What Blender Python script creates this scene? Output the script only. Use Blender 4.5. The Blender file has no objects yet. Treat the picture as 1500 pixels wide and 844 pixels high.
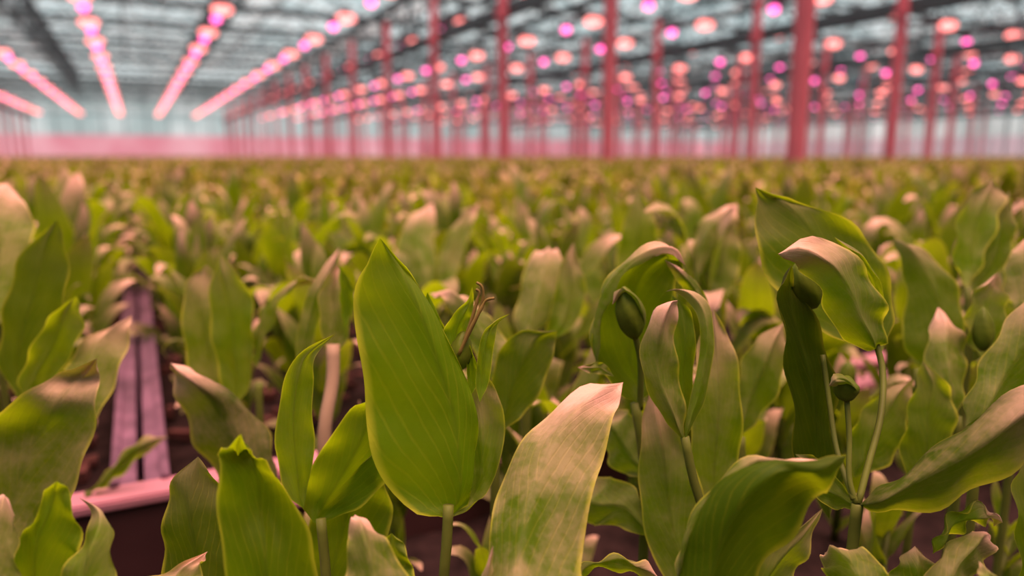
import bpy, bmesh, math, random
import numpy as np
from mathutils import Vector, Matrix

random.seed(7); np.random.seed(7)
R = math.radians
SC = bpy.context.scene
COL = SC.collection

# ------------------------------------------------------------------ camera
CAMZ = 1.0
PITCH, YAW, F = R(10.16), R(26.7), 1083.0
cam_d = bpy.data.cameras.new('camera'); cam = bpy.data.objects.new('camera', cam_d); COL.objects.link(cam)
cam.location = (0, 0, CAMZ)
cam.rotation_euler = (R(90) - PITCH, 0, -YAW)
cam_d.sensor_width = 36.0; cam_d.lens = 36.0 * F / 1500.0
cam_d.clip_start = 0.01; cam_d.clip_end = 400
cam_d.dof.use_dof = True; cam_d.dof.focus_distance = 0.245; cam_d.dof.aperture_fstop = 6.2
SC.camera = cam
SC.view_settings.view_transform = 'Standard'; SC.view_settings.look = 'None'
SC.view_settings.gamma = 1.0; SC.view_settings.exposure = 0.0; SC.view_settings.use_curve_mapping = False
FWD = Vector((math.sin(YAW) * math.cos(PITCH), math.cos(YAW) * math.cos(PITCH), -math.sin(PITCH)))
RIGHT = Vector((math.cos(YAW), -math.sin(YAW), 0))
UP = RIGHT.cross(FWD)
ORG = Vector((0, 0, CAMZ))
def unp(px, py, d):
    """world point seen at pixel (px, py) of the 1500x844 photograph, d metres along the view axis"""
    return ORG + (FWD + RIGHT * ((px - 750) / F) - UP * ((py - 422) / F)) * d

# ------------------------------------------------------------------ sky and lights
w = bpy.data.worlds.new('sky'); SC.world = w; w.use_nodes = True
nt = w.node_tree; bg = nt.nodes['Background']
tc = nt.nodes.new('ShaderNodeTexCoord'); nz = nt.nodes.new('ShaderNodeTexNoise'); nz.inputs['Scale'].default_value = 3.0
nz.inputs['Detail'].default_value = 3.0
rp = nt.nodes.new('ShaderNodeValToRGB')
rp.color_ramp.elements[0].position = 0.35; rp.color_ramp.elements[0].color = (0.66, 0.78, 0.80, 1)
rp.color_ramp.elements[1].position = 0.65; rp.color_ramp.elements[1].color = (0.95, 1.0, 1.0, 1)
nt.links.new(tc.outputs['Generated'], nz.inputs['Vector']); nt.links.new(nz.outputs['Fac'], rp.inputs['Fac'])
nt.links.new(rp.outputs['Color'], bg.inputs['Color']); bg.inputs['Strength'].default_value = 1.1

def sun(name, col, energy, angle, direction):
    l = bpy.data.lights.new(name, 'SUN'); l.color = col; l.energy = energy; l.angle = R(angle)
    o = bpy.data.objects.new(name, l); COL.objects.link(o); o.location = (0, 0, 12)
    o.rotation_euler = Vector(direction).to_track_quat('-Z', 'Y').to_euler()
    return o
# the rosy light of the whole field of grow lamps overhead
sun('grow_light_glow', (1.0, 0.47, 0.40), 14.5, 60, (-0.10, 0.12, -1))

# ------------------------------------------------------------------ material helpers
def new_mat(name):
    m = bpy.data.materials.new(name); m.use_nodes = True; m.node_tree.nodes.clear()
    return m, m.node_tree
def N(t, kind, **inp):
    n = t.nodes.new(kind)
    for k, v in inp.items():
        k2 = k.replace('_', ' ')
        if k2 in n.inputs: n.inputs[k2].default_value = v
        else: setattr(n, k, v)
    return n
def L(t, a, b): t.links.new(a, b)
def mathn(t, op, a=None, b=None, c=None):
    n = t.nodes.new('ShaderNodeMath'); n.operation = op
    for i, v in enumerate((a, b, c)):
        if v is None: continue
        if hasattr(v, 'links'): t.links.new(v, n.inputs[i])
        else: n.inputs[i].default_value = v
    return n.outputs[0]
def mixc(t, f, a, b):
    n = t.nodes.new('ShaderNodeMix'); n.data_type = 'RGBA'
    for s, v in ((n.inputs[0], f), (n.inputs[6], a), (n.inputs[7], b)):
        if hasattr(v, 'links'): t.links.new(v, s)
        else: s.default_value = v
    return n.outputs[2]
def ramp(t, f, stops):
    n = t.nodes.new('ShaderNodeValToRGB')
    while len(n.color_ramp.elements) < len(stops): n.color_ramp.elements.new(0.5)
    for e, (p, c) in zip(n.color_ramp.elements, stops): e.position = p; e.color = c
    t.links.new(f, n.inputs[0]); return n.outputs[0]
def g(v): return (v, v, v, 1)

def paint(name, col, rough=0.5, metal=0.0, var=0.15, scale=8.0, bump=0.1):
    m, t = new_mat(name)
    out = N(t, 'ShaderNodeOutputMaterial'); p = N(t, 'ShaderNodeBsdfPrincipled', Roughness=rough, Metallic=metal)
    p.inputs['Specular IOR Level'].default_value = 0.35 if metal else 0.12
    tcn = N(t, 'ShaderNodeTexCoord'); n = N(t, 'ShaderNodeTexNoise', Scale=scale, Detail=5.0)
    L(t, tcn.outputs['Object'], n.inputs['Vector'])
    lo = tuple(c * (1 - var) for c in col) + (1,); hi = tuple(min(1, c * (1 + var)) for c in col) + (1,)
    L(t, ramp(t, n.outputs['Fac'], [(0.3, lo), (0.7, hi)]), p.inputs['Base Color'])
    b = N(t, 'ShaderNodeBump', Strength=bump, Distance=0.002); L(t, n.outputs['Fac'], b.inputs['Height'])
    L(t, b.outputs[0], p.inputs['Normal']); L(t, p.outputs[0], out.inputs[0])
    return m

def leaf_mat(name, field=False):
    m, t = new_mat(name)
    out = N(t, 'ShaderNodeOutputMaterial')
    uv = N(t, 'ShaderNodeUVMap'); sep = N(t, 'ShaderNodeSeparateXYZ'); L(t, uv.outputs[0], sep.inputs[0])
    u, v = sep.outputs[0], sep.outputs[1]
    a = mathn(t, 'ABSOLUTE', mathn(t, 'SUBTRACT', u, 0.5))              # 0 at midrib, .5 at margin
    if field:
        at = N(t, 'ShaderNodeAttribute', attribute_name='tint'); rnd = at.outputs['Fac']; thick = mathn(t, 'FRACT', mathn(t, 'MULTIPLY', rnd, 17.0))
        lit_bloom_amt = ramp(t, rnd, [(0.3, g(0.25)), (0.6, g(1.0))])
    else:
        oi = N(t, 'ShaderNodeObjectInfo'); so = N(t, 'ShaderNodeSeparateColor'); L(t, oi.outputs['Color'], so.inputs[0])
        rnd = so.outputs[0]; lit_bloom_amt = so.outputs[1]; thick = so.outputs[2]
    tcn = N(t, 'ShaderNodeTexCoord')
    no = N(t, 'ShaderNodeTexNoise', Scale=45.0, Detail=6.0, Roughness=0.62); L(t, tcn.outputs['Object'], no.inputs['Vector'])
    nb = N(t, 'ShaderNodeTexNoise', Scale=330.0, Detail=4.0, Roughness=0.6); L(t, tcn.outputs['Object'], nb.inputs['Vector'])
    # veins: a midrib line and faint long side veins that run towards the tip
    mid = ramp(t, a, [(0.0, g(1)), (0.018, g(0.6)), (0.04, g(0))])
    sv = N(t, 'ShaderNodeTexWave', Scale=1.0, Distortion=2.5, Detail=2.0); sv.wave_type = 'BANDS'; sv.bands_direction = 'DIAGONAL'
    cmb = N(t, 'ShaderNodeCombineXYZ')
    L(t, mathn(t, 'MULTIPLY', a, -7.0), cmb.inputs[0]); L(t, mathn(t, 'MULTIPLY', v, 5.0), cmb.inputs[1])
    L(t, cmb.outputs[0], sv.inputs['Vector'])
    veins = ramp(t, sv.outputs['Fac'], [(0.86, g(0)), (1.0, g(1))])
    dark = (0.014, 0.055, 0.001, 1); mid_g = (0.100, 0.200, 0.002, 1); yel = (0.34, 0.38, 0.02, 1)
    base = mixc(t, no.outputs['Fac'], dark, mid_g)
    base = mixc(t, mathn(t, 'MULTIPLY', rnd, 0.8), base, (0.20, 0.27, 0.003, 1) if field else (0.11, 0.25, 0.003, 1))
    if field: base = mixc(t, 0.6, base, (0.50, 0.38, 0.002, 1))  # olive of pink lamp light on far green is put into the colour
    base = mixc(t, mathn(t, 'MULTIPLY', veins, 0.22), base, yel)
    edge = ramp(t, a, [(0.455, g(0)), (0.492, g(1))])
    base = mixc(t, mathn(t, 'MULTIPLY', edge, 0.75), base, (0.46, 0.52, 0.03, 1))
    base = mixc(t, mathn(t, 'MULTIPLY', thick, 0.55), base, (0.008, 0.016, 0.001, 1))
    # wax bloom patches; pink lamp light on upturned tips is put into their colour
    patch = ramp(t, mathn(t, 'ADD', mathn(t, 'MULTIPLY', no.outputs['Fac'], 0.75), mathn(t, 'MULTIPLY', nb.outputs['Fac'], 0.25)), [(0.40, g(0)), (0.62, g(1))])
    tipf = ramp(t, v, [(0.60, g(0)), (0.92, g(1))])
    bl = mathn(t, 'MULTIPLY', mathn(t, 'ADD', mathn(t, 'MULTIPLY', patch, 0.28), mathn(t, 'ADD', mathn(t, 'MULTIPLY', tipf, 0.95), 0.02)), lit_bloom_amt)
    bl = mathn(t, 'MINIMUM', bl, 0.95)
    refl = mixc(t, bl, base, (0.64, 0.41, 0.315, 1))
    refl = mixc(t, mathn(t, 'MULTIPLY', mid, 0.15), refl, (0.10, 0.12, 0.02, 1))
    p = N(t, 'ShaderNodeBsdfPrincipled', Roughness=0.48)
    p.inputs['Specular IOR Level'].default_value = 0.08
    L(t, refl, p.inputs['Base Color'])
    tr = N(t, 'ShaderNodeBsdfTranslucent')
    tcol = mixc(t, no.outputs['Fac'], (0.26, 0.42, 0.001, 1), (0.58, 0.80, 0.004, 1))
    tcol = mixc(t, mathn(t, 'MULTIPLY', edge, 0.7), tcol, (0.85, 0.92, 0.05, 1))
    tcol = mixc(t, mathn(t, 'MULTIPLY', thick, 0.85), tcol, (0.01, 0.03, 0.001, 1))
    tcol = mixc(t, mathn(t, 'MULTIPLY', mid, 0.3), tcol, (0.10, 0.18, 0.004, 1))
    L(t, tcol, tr.inputs['Color'])
    b = N(t, 'ShaderNodeBump', Strength=0.35, Distance=0.0012)
    h = mathn(t, 'ADD', mathn(t, 'MULTIPLY', no.outputs['Fac'], 1.2), mathn(t, 'MULTIPLY', nb.outputs['Fac'], 0.35))
    h = mathn(t, 'SUBTRACT', h, mathn(t, 'MULTIPLY', mid, 0.55)); h = mathn(t, 'SUBTRACT', h, mathn(t, 'MULTIPLY', veins, 0.15))
    L(t, h, b.inputs['Height'])
    L(t, b.outputs[0], p.inputs['Normal']); L(t, b.outputs[0], tr.inputs['Normal'])
    mx = N(t, 'ShaderNodeMixShader'); L(t, mathn(t, 'SUBTRACT', 0.50, mathn(t, 'MULTIPLY', bl, 0.40)), mx.inputs[0])
    L(t, p.outputs[0], mx.inputs[1]); L(t, tr.outputs[0], mx.inputs[2]); L(t, mx.outputs[0], out.inputs[0])
    return m

def emit(name, col, s):
    m, t = new_mat(name); out = N(t, 'ShaderNodeOutputMaterial'); e = N(t, 'ShaderNodeEmission', Strength=s)
    lw = N(t, 'ShaderNodeTexCoord'); vo = N(t, 'ShaderNodeTexVoronoi', Scale=40.0); L(t, lw.outputs['Object'], vo.inputs['Vector'])
    L(t, ramp(t, vo.outputs['Distance'], [(0.0, tuple(min(1, c * 1.1) for c in col) + (1,)), (0.7, tuple(c * 0.8 for c in col) + (1,))]), e.inputs['Color'])
    L(t, e.outputs[0], out.inputs[0]); m.cycles.emission_sampling = 'NONE'
    return m

M = {}
M['leaf'] = leaf_mat('glaucous_leaf'); M['field'] = leaf_mat('field_leaf', True)
M['stem'] = paint('green_stem', (0.10, 0.13, 0.022), 0.45, 0, 0.2, 60, 0.2)
M['bud'] = paint('green_bud', (0.08, 0.12, 0.010), 0.45, 0, 0.3, 90, 0.4)
M['tendril'] = paint('brown_green_tendril', (0.20, 0.15, 0.04), 0.5)
M['pale_stem'] = paint('pale_stem', (0.32, 0.23, 0.15), 0.5)
M['soil'] = paint('dark_reddish_substrate', (0.020, 0.011, 0.010), 0.95, 0, 0.6, 60, 1.0)
M['chip'] = paint('bark_chip', (0.10, 0.04, 0.035), 0.9, 0, 0.4, 30, 0.6)
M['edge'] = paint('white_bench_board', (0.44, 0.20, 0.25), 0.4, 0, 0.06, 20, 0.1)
M['board'] = paint('brown_bench_board', (0.06, 0.026, 0.026), 0.7, 0, 0.2, 20, 0.2)
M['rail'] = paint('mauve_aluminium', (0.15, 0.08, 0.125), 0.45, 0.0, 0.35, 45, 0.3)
M['steel'] = paint('rose_lit_paint', (0.56, 0.15, 0.19), 0.5, 0, 0.12, 3, 0.05)  # pink lamp light on the white posts is put into this colour
M['dsteel'] = paint('dark_galvanised_steel', (0.07, 0.11, 0.12), 0.6, 0.3, 0.2, 3, 0.05)
M['lsteel'] = paint('pale_galvanised_steel', (0.24, 0.36, 0.38), 0.5, 0.3, 0.2, 3, 0.05)
M['floor'] = paint('concrete', (0.05, 0.045, 0.045), 0.9, 0, 0.2, 2, 0.2)
def cloth(name, c1, c2, k):
    m, t = new_mat(name); out = N(t, 'ShaderNodeOutputMaterial'); tcn = N(t, 'ShaderNodeTexCoord'); n = N(t, 'ShaderNodeTexNoise', Scale=0.35, Detail=3.0)
    L(t, tcn.outputs['Object'], n.inputs['Vector']); c = ramp(t, n.outputs['Fac'], [(0.4, (*c1, 1)), (0.62, (*c2, 1))])
    a = N(t, 'ShaderNodeBsdfDiffuse'); b = N(t, 'ShaderNodeBsdfTranslucent'); L(t, c, a.inputs[0]); L(t, c, b.inputs[0])
    mx = N(t, 'ShaderNodeMixShader'); mx.inputs[0].default_value = k; L(t, a.outputs[0], mx.inputs[1]); L(t, b.outputs[0], mx.inputs[2]); L(t, mx.outputs[0], out.inputs[0]); return m
M['screen'] = cloth('pink_lit_wall_screen', (0.70, 0.27, 0.33), (0.80, 0.42, 0.48), 0.85)  # white end screen with the lamps' pink light put into its colour
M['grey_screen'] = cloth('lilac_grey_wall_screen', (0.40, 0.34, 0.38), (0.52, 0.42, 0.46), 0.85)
M['added_blind'] = cloth('added_side_blind', (0.22, 0.2, 0.19), (0.28, 0.25, 0.24), 0.1)
M['lamp_body'] = paint('dark_lamp_housing', (0.10, 0.06, 0.07), 0.5, 0.3)
M['magenta'] = emit('magenta_led', (1.0, 0.10, 0.40), 6.5)
M['coral'] = emit('coral_led', (1.0, 0.24, 0.22), 4.2)
def glass_mat():
    m, t = new_mat('milky_roof_glass'); out = N(t, 'ShaderNodeOutputMaterial')
    tcn = N(t, 'ShaderNodeTexCoord'); n = N(t, 'ShaderNodeTexNoise', Scale=0.7, Detail=4.0); L(t, tcn.outputs['Object'], n.inputs['Vector'])
    mp = N(t, 'ShaderNodeMapping'); mp.inputs['Scale'].default_value = (0.35, 1.6, 1.0); L(t, tcn.outputs['Object'], mp.inputs[0]); L(t, mp.outputs[0], n.inputs['Vector'])
    tr = N(t, 'ShaderNodeBsdfTransparent'); L(t, ramp(t, n.outputs['Fac'], [(0.42, (0.70, 0.78, 0.79, 1)), (0.58, (1.0, 1.0, 1.0, 1))]), tr.inputs[0])
    gl = N(t, 'ShaderNodeBsdfGlossy', Roughness=0.15); mx = N(t, 'ShaderNodeMixShader'); mx.inputs[0].default_value = 0.04
    L(t, tr.outputs[0], mx.inputs[1]); L(t, gl.outputs[0], mx.inputs[2])
    L(t, mx.outputs[0], out.inputs[0]); return m
M['glass'] = glass_mat()
M['side_glass'] = cloth('milky_side_glass', (0.40, 0.50, 0.50), (0.62, 0.70, 0.70), 0.9)

# ------------------------------------------------------------------ mesh helpers
def mesh_obj(name, verts, faces, mat, parent=None, smooth=False, uvs=None):
    me = bpy.data.meshes.new(name); me.from_pydata([tuple(v) for v in verts], [], faces)
    if uvs is not None:
        ul = me.uv_layers.new(name='UVMap'); flat = np.empty(len(me.loops) * 2, dtype=np.float32)
        vi = np.empty(len(me.loops), dtype=np.int32); me.loops.foreach_get('vertex_index', vi)
        ul.data.foreach_set('uv', np.asarray(uvs, dtype=np.float32)[vi].ravel())
    if smooth: me.shade_smooth()
    me.materials.append(mat)
    return link(name, me, parent)
def link(name, me, parent=None):
    o = bpy.data.objects.new(name, me); COL.objects.link(o)
    if parent is not None: o.parent = parent
    return o
def tag(o, label=None, cat=None, group=None, kind=None):
    if label: o['label'] = label
    if cat: o['category'] = cat
    if group: o['group'] = group
    if kind: o['kind'] = kind
    return o
def empty(name, loc, rz=0.0, label=None, cat=None, group=None):
    o = bpy.data.objects.new(name, None); COL.objects.link(o); o.location = loc; o.rotation_euler = (0, 0, rz)
    o.empty_display_size = 0.02
    return tag(o, label, cat, group)

class MB:
    def __init__(s): s.v = []; s.f = []
    def add(s, v, f):
        n = len(s.v); s.v += [tuple(p) for p in v]; s.f += [tuple(i + n for i in q) for q in f]; return s
    def box(s, x0, x1, y0, y1, z0, z1, bev=0.0):
        if bev <= 0:
            v = [(x, y, z) for x in (x0, x1) for y in (y0, y1) for z in (z0, z1)]
            return s.add(v, [(0, 1, 3, 2), (4, 6, 7, 5), (0, 4, 5, 1), (2, 3, 7, 6), (0, 2, 6, 4), (1, 5, 7, 3)])
        bm = bmesh.new(); bmesh.ops.create_cube(bm, size=1)
        for q in bm.verts: q.co = Vector(((x0 + x1) / 2 + q.co.x * (x1 - x0), (y0 + y1) / 2 + q.co.y * (y1 - y0), (z0 + z1) / 2 + q.co.z * (z1 - z0)))
        bmesh.ops.bevel(bm, geom=list(bm.edges), offset=bev, segments=2, affect='EDGES')
        bm.verts.index_update(); s.add([q.co[:] for q in bm.verts], [tuple(q.index for q in f.verts) for f in bm.faces]); bm.free(); return s
    def bar(s, a, b, r, n=6):
        return s.tube([a, b], [r, r], n)
    def tube(s, pts, rad, n=8):
        pts = [Vector(p) for p in pts]; vs = []; fs = []
        prev = None
        for i, p in enumerate(pts):
            d = (pts[min(i + 1, len(pts) - 1)] - pts[max(i - 1, 0)]).normalized()
            ref = prev if prev is not None else (Vector((1, 0, 0)) if abs(d.x) < 0.8 else Vector((0, 1, 0)))
            x = (ref - d * ref.dot(d)).normalized(); y = d.cross(x); prev = x
            r = rad[i] if hasattr(rad, '__len__') else rad
            for k in range(n):
                a = 2 * math.pi * k / n; vs.append(p + x * math.cos(a) * r + y * math.sin(a) * r)
        for i in range(len(pts) - 1):
            for k in range(n):
                k2 = (k + 1) % n; fs.append((i * n + k, i * n + k2, (i + 1) * n + k2, (i + 1) * n + k))
        fs.append(tuple(range(n))[::-1]); fs.append(tuple(range((len(pts) - 1) * n, len(pts) * n)))
        return s.add(vs, fs)
    def build(s, name, mat, parent=None, smooth=False):
        return mesh_obj(name, s.v, s.f, mat, parent, smooth)

def catmull(P, ts):
    """P (n,3) control points at chord parameters; returns points at ts in 0..1"""
    P = np.asarray(P, float); n = len(P)
    d = np.sqrt(np.maximum(np.linalg.norm(np.diff(P, axis=0), axis=1), 1e-5)); k = np.concatenate([[0], np.cumsum(d)]); k /= k[-1]
    return k
def hermite(k, P, ts):
    P = np.asarray(P, float); n = len(P); T = np.zeros_like(P)
    for i in range(n):
        a, b = max(i - 1, 0), min(i + 1, n - 1); T[i] = (P[b] - P[a]) / max(k[b] - k[a], 1e-6)
    out = []
    for t in ts:
        i = min(max(np.searchsorted(k, t) - 1, 0), n - 2); h = k[i + 1] - k[i]; s = (t - k[i]) / h
        out.append((2*s**3 - 3*s**2 + 1) * P[i] + (s**3 - 2*s**2 + s) * h * T[i] + (-2*s**3 + 3*s**2) * P[i+1] + (s**3 - s**2) * h * T[i+1])
    return np.array(out)
COLS = np.array([-1, -.94, -.8, -.6, -.38, -.18, -.06, 0, .06, .18, .38, .6, .8, .94, 1])

def hero_leaf(parent, d0, d1, eL, eR, em, base, rows, tip, color=(0.3, 0.35), ripple=0.0012, label=None, NR=30, wob=1.0, name='leaf', mat=None):
    """A leaf blade of real size: base, rows of (Lx,Ly,Mx,My,Rx,Ry[,depth]) and tip; eL/eR push the margins away, em the midrib."""
    n = len(rows); dep = [d0]; Lp = []; Mp = []; Rp = []
    rr = [(base[0], base[1]) * 3] + [r[:6] for r in rows] + [(tip[0], tip[1]) * 3]
    ds = [d0] + [(r[6] if len(r) > 6 else d0 + (d1 - d0) * (i + 1) / (n + 1)) for i, r in enumerate(rows)] + [d1]
    for i, (r, d) in enumerate(zip(rr, ds)):
        e = 0.0 if i in (0, n + 1) else 1.0
        Lp.append(unp(r[0], r[1], d + eL * e)); Mp.append(unp(r[2], r[3], d + em * e)); Rp.append(unp(r[4], r[5], d + eR * e))
    k = catmull(np.array([tuple(p) for p in Mp]), None)
    ts = np.linspace(0, 1, NR + 1); ts = np.concatenate([[0, .008], ts[1:-1], [.985, 1]]); ts = np.unique(ts)
    La, Ma, Ra = (hermite(k, np.array([tuple(p) for p in Q]), ts) for Q in (Lp, Mp, Rp))
    ph = random.random() * 9
    V = []; UVs = []
    inv = None
    for i, t in enumerate(ts):
        across = Ra[i] - La[i]; wd = np.linalg.norm(across)
        j0, j1 = max(i - 1, 0), min(i + 1, len(ts) - 1); tan = Ma[j1] - Ma[j0]
        nrm = np.cross(across, tan); ln = np.linalg.norm(nrm); nrm = nrm / ln if ln > 1e-12 else np.zeros(3)
        for s in COLS:
            p = Ma[i] + s * (Ra[i] - La[i]) / 2 + s * s * ((La[i] + Ra[i]) / 2 - Ma[i])
            amp = min(1, wd / 0.012)
            q = 1.5 * ripple * amp * wob * (math.sin(t * 23 + ph + s * 2.5) * abs(s) ** 1.5 + 0.55 * math.sin(t * 11 + s * 4 + ph * 2) * (1 - abs(s)))
            q += 0.0022 * amp * math.exp(-(s / 0.2) ** 2)       # midrib crease
            q += 0.0010 * amp * max(0, abs(s) - 0.8) / 0.2        # turned margin
            V.append(p + nrm * q); UVs.append((s * 0.5 + 0.5, t))
    nc = len(COLS); Fc = []
    for i in range(len(ts) - 1):
        for j in range(nc - 1):
            a = i * nc + j; Fc.append((a, a + 1, a + nc + 1, a + nc))
    pl = parent.matrix_basis.translation
    V = [(p[0] - pl.x, p[1] - pl.y, p[2] - pl.z) for p in V]
    o = mesh_obj(name, V, Fc, mat or M['leaf'], parent, True, UVs)
    o.color = (color[0], color[1], color[2] if len(color) > 2 else random.random() * .35, 1)
    if label: o['label'] = label
    return o

def hero_stem(parent, pts, rad, name='stem', to_soil=True, n=10, mat=None):
    """pts as (px,py,depth); continued straight down into the soil"""
    P = [unp(*p) for p in pts]
    if to_soil:
        q = P[-1].copy(); P.append(Vector((q.x, q.y, (q.z + SOIL) / 2))); P.append(Vector((q.x, q.y, SOIL - 0.01)))
    arr = np.array([tuple(p) for p in P]); k = catmull(arr, None); ts = np.linspace(0, 1, 18)
    C = hermite(k, arr, ts); mb = MB(); off = parent.matrix_basis.translation
    mb.tube([Vector(c) - off for c in C], rad, n)
    return mb.build(name, mat or M['stem'], parent, True)

def bud(parent, c, d, axis, ln, rad, name='bud', ribs=5, mat=None):
    """pointed flower bud: ribbed teardrop with a short collar; c in pixels at depth d"""
    c = unp(c[0], c[1], d) - parent.matrix_basis.translation; ax = (RIGHT * axis[0] + UP * axis[1] - FWD * axis[2]).normalized()
    x = ax.orthogonal().normalized(); y = ax.cross(x); V = []; Fc = []; K = 20; RN = 12
    for i in range(RN + 1):
        t = i / RN; r = rad * (math.sin(math.pi * min(1, t * 0.96 + 0.03)) ** 0.62) * (1 - 0.25 * t)
        for k in range(K):
            a = 2 * math.pi * k / K; q = r * (1 + 0.10 * math.cos(ribs * (a + t * 0.9)))
            V.append(c + ax * (t - 0.5) * ln + x * q * math.cos(a) + y * q * math.sin(a))
    for i in range(RN):
        for k in range(K):
            k2 = (k + 1) % K; Fc.append((i * K + k, i * K + k2, (i + 1) * K + k2, (i + 1) * K + k))
    Fc.append(tuple(range(K))[::-1]); Fc.append(tuple(range(RN * K, RN * K + K)))
    return mesh_obj(name, V, Fc, mat or M['bud'], parent, True)

# ------------------------------------------------------------------ setting
SOIL = CAMZ - 0.245
RAIL = CAMZ - 0.205
H = 2.4                          # lamp height over the camera
PX = 5.3                         # bay width
POSTY = [0.92 * PX + 3.0 * k for k in range(-3, 16)]
Y1 = 53.0; Y0 = -6.0; XL, XR = -5 * PX + 2.65, 9 * PX + 2.65
struct = lambda o: tag(o, kind='structure')
struct(MB().box(XL, XR, Y0, Y1, -0.1, 0).build('floor', M['floor']))

GZ, RZ = CAMZ + 4.75, CAMZ + 5.6       # gutter and ridge heights
# ridge-and-furrow roof: gutters at (k+.5)*PX, ridges at k*PX
roof = MB()
for k in range(-4, 10):
    for s in (-1, 1):
        xr, xg = k * PX, (k + s * .5) * PX
        roof.add([(xr, Y0, RZ), (xr, Y1, RZ), (xg, Y1, GZ), (xg, Y0, GZ)], [(0, 1, 2, 3)])
ceil = struct(roof.build('ceiling', M['glass']))
gb = MB()
for k in range(-3, 9):
    for s in (-1, 1):
        xr, xg = k * PX, (k + s * .5) * PX
        y = 0.5
        while y < Y1:
            gb.bar((xr, y, RZ + .01), (xg, y, GZ + .01), 0.022, 4); y += 1.0
        gb.bar(((xr + xg) / 2, 0, (RZ + GZ) / 2), ((xr + xg) / 2, Y1, (RZ + GZ) / 2), 0.02, 4)
o = gb.build('glazing_bars', M['lsteel'], ceil); o['kind'] = 'stuff'
for k in range(-4, 9):
    x = (k + .5) * PX; b = MB(); b.add([(x - .16, Y0, GZ + .1), (x - .07, Y0, GZ - .08), (x + .07, Y0, GZ - .08), (x + .16, Y0, GZ + .1),
                                      (x - .16, Y1, GZ + .1), (x - .07, Y1, GZ - .08), (x + .07, Y1, GZ - .08), (x + .16, Y1, GZ + .1)],
                                     [(0, 1, 5, 4), (1, 2, 6, 5), (2, 3, 7, 6), (0, 4, 7, 3)])
    gbm = struct(b.build('gutter_beam', M['dsteel'])); c = MB(); y = Y0; q = 0
    c.box(x - .05, x + .05, Y0, Y1, GZ - 1.05, GZ - .95)
    while y < Y1 - 1: c.bar((x, y, GZ - (1.0 if q % 2 else .08)), (x, y + .8, GZ - (.08 if q % 2 else 1.0)), .035, 4); y += .8; q += 1
    c.build('girder_lattice', M['dsteel'], gbm)['kind'] = 'stuff'
    b = MB().bar((k * PX, Y0, RZ), (k * PX, Y1, RZ), 0.05, 6); struct(b.build('ridge_beam', M['lsteel']))
# lattice trusses across the house over each line of posts
def truss(y):
    z0, z1 = CAMZ + 2.95, CAMZ + 3.55
    b = MB(); b.box(XL, XR, y - .04, y + .04, z0 - .04, z0 + .04); b.box(XL, XR, y - .04, y + .04, z1 - .04, z1 + .04)
    o = struct(b.build('truss_beam', M['dsteel'])); c = MB()
    x = XL; i = 0
    while x < XR - .6:
        c.bar((x, y, z0 if i % 2 else z1), (x + .66, y, z1 if i % 2 else z0), 0.018, 4); x += .66; i += 1
    c.build('web_bars', M['dsteel'], o)['kind'] = 'stuff'
    u = MB()
    for k in range(-4, 9):                  # stanchions from truss to gutter
        u.bar(((k + .5) * PX, y, z1), ((k + .5) * PX, y, GZ), 0.04, 5)
    for x_ in np.arange(2.6 * PX, XR - .5, 1.3):
        rods.bar((x_, y + .12, 1.02), (x_, y + .12, z0 - .05), 0.014, 4)
    u.build('stanchions', M['dsteel'], o)['kind'] = 'stuff'
rods = MB()  # drop rods hung from the trusses, kept as one object
for y in POSTY: truss(y)
tag(rods.build('drop_rods', M['lsteel']), 'thin pale rods hanging in ranks under the remote trusses', 'rods', None, 'stuff')
for k in (-3, -2, -1, 1, 2, 3, 4, 5, 6, 7, 8):        # long pipes hung along every line of posts
    x = k * PX + .115; z = CAMZ + 2.25
    struct(MB().box(x - .05, x + .05, Y0, Y1, z - .12, z + .10).build('pipe_beam', M['dsteel']))
# energy-screen wire stretched along the house
for k in range(-4, 17):
    x = (k + .25) * PX / 2; struct(MB().bar((x, Y0, CAMZ + 3.62), (x, Y1, CAMZ + 3.62), 0.018, 4).build('screen_wire_beam', M['lsteel']))

def wall(name, a, b, n):
    o = MB(); (x0, y0), (x1, y1) = a, b; d = Vector((x1 - x0, y1 - y0, 0)).normalized(); q = Vector((-d.y, d.x, 0)) * .05
    A, B = Vector((x0, y0, 0)), Vector((x1, y1, 0))
    def slab(z0, z1):
        v = [A - q, A + q, B + q, B - q]
        return [(*p.xy, z0) for p in v] + [(*p.xy, z1) for p in v], [(0, 1, 5, 4), (1, 2, 6, 5), (2, 3, 7, 6), (3, 0, 4, 7), (4, 5, 6, 7)]
    if name in ('wall_left', 'wall_back'):      # opaque blinds added on unseen walls to cut fill light on the leaves
        o.add(*slab(0, GZ)); struct(o.build(name, M['added_blind'])); return
    o.add([(*A.xy, 0), (*B.xy, 0), (*B.xy, 2.25), (*A.xy, 2.25)], [(0, 1, 2, 3)]); w_ = struct(o.build(name, M['screen' if name == 'wall_end' else 'grey_screen']))
    m = MB(); m.add([(*A.xy, 2.25), (*B.xy, 2.25), (*B.xy, GZ), (*A.xy, GZ)], [(0, 1, 2, 3)]); m.build('pane', M['side_glass'], w_)
    f = MB()
    for i in range(n + 1):
        p = A.lerp(B, i / n); f.bar((p.x, p.y, 2.25), (p.x, p.y, GZ), 0.04, 4)
    f.bar((A.x, A.y, 3.6), (B.x, B.y, 3.6), .06, 4)
    f.build('mullions', M['lsteel'], w_)['kind'] = 'stuff'
wall('wall_end', (XL, Y1), (XR, Y1), 60); wall('wall_left', (XL, Y0), (XL, Y1), 50)
wall('wall_right', (XR, Y0), (XR, Y1), 50); wall('wall_back', (XL, Y0), (XR, Y0), 60)

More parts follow.
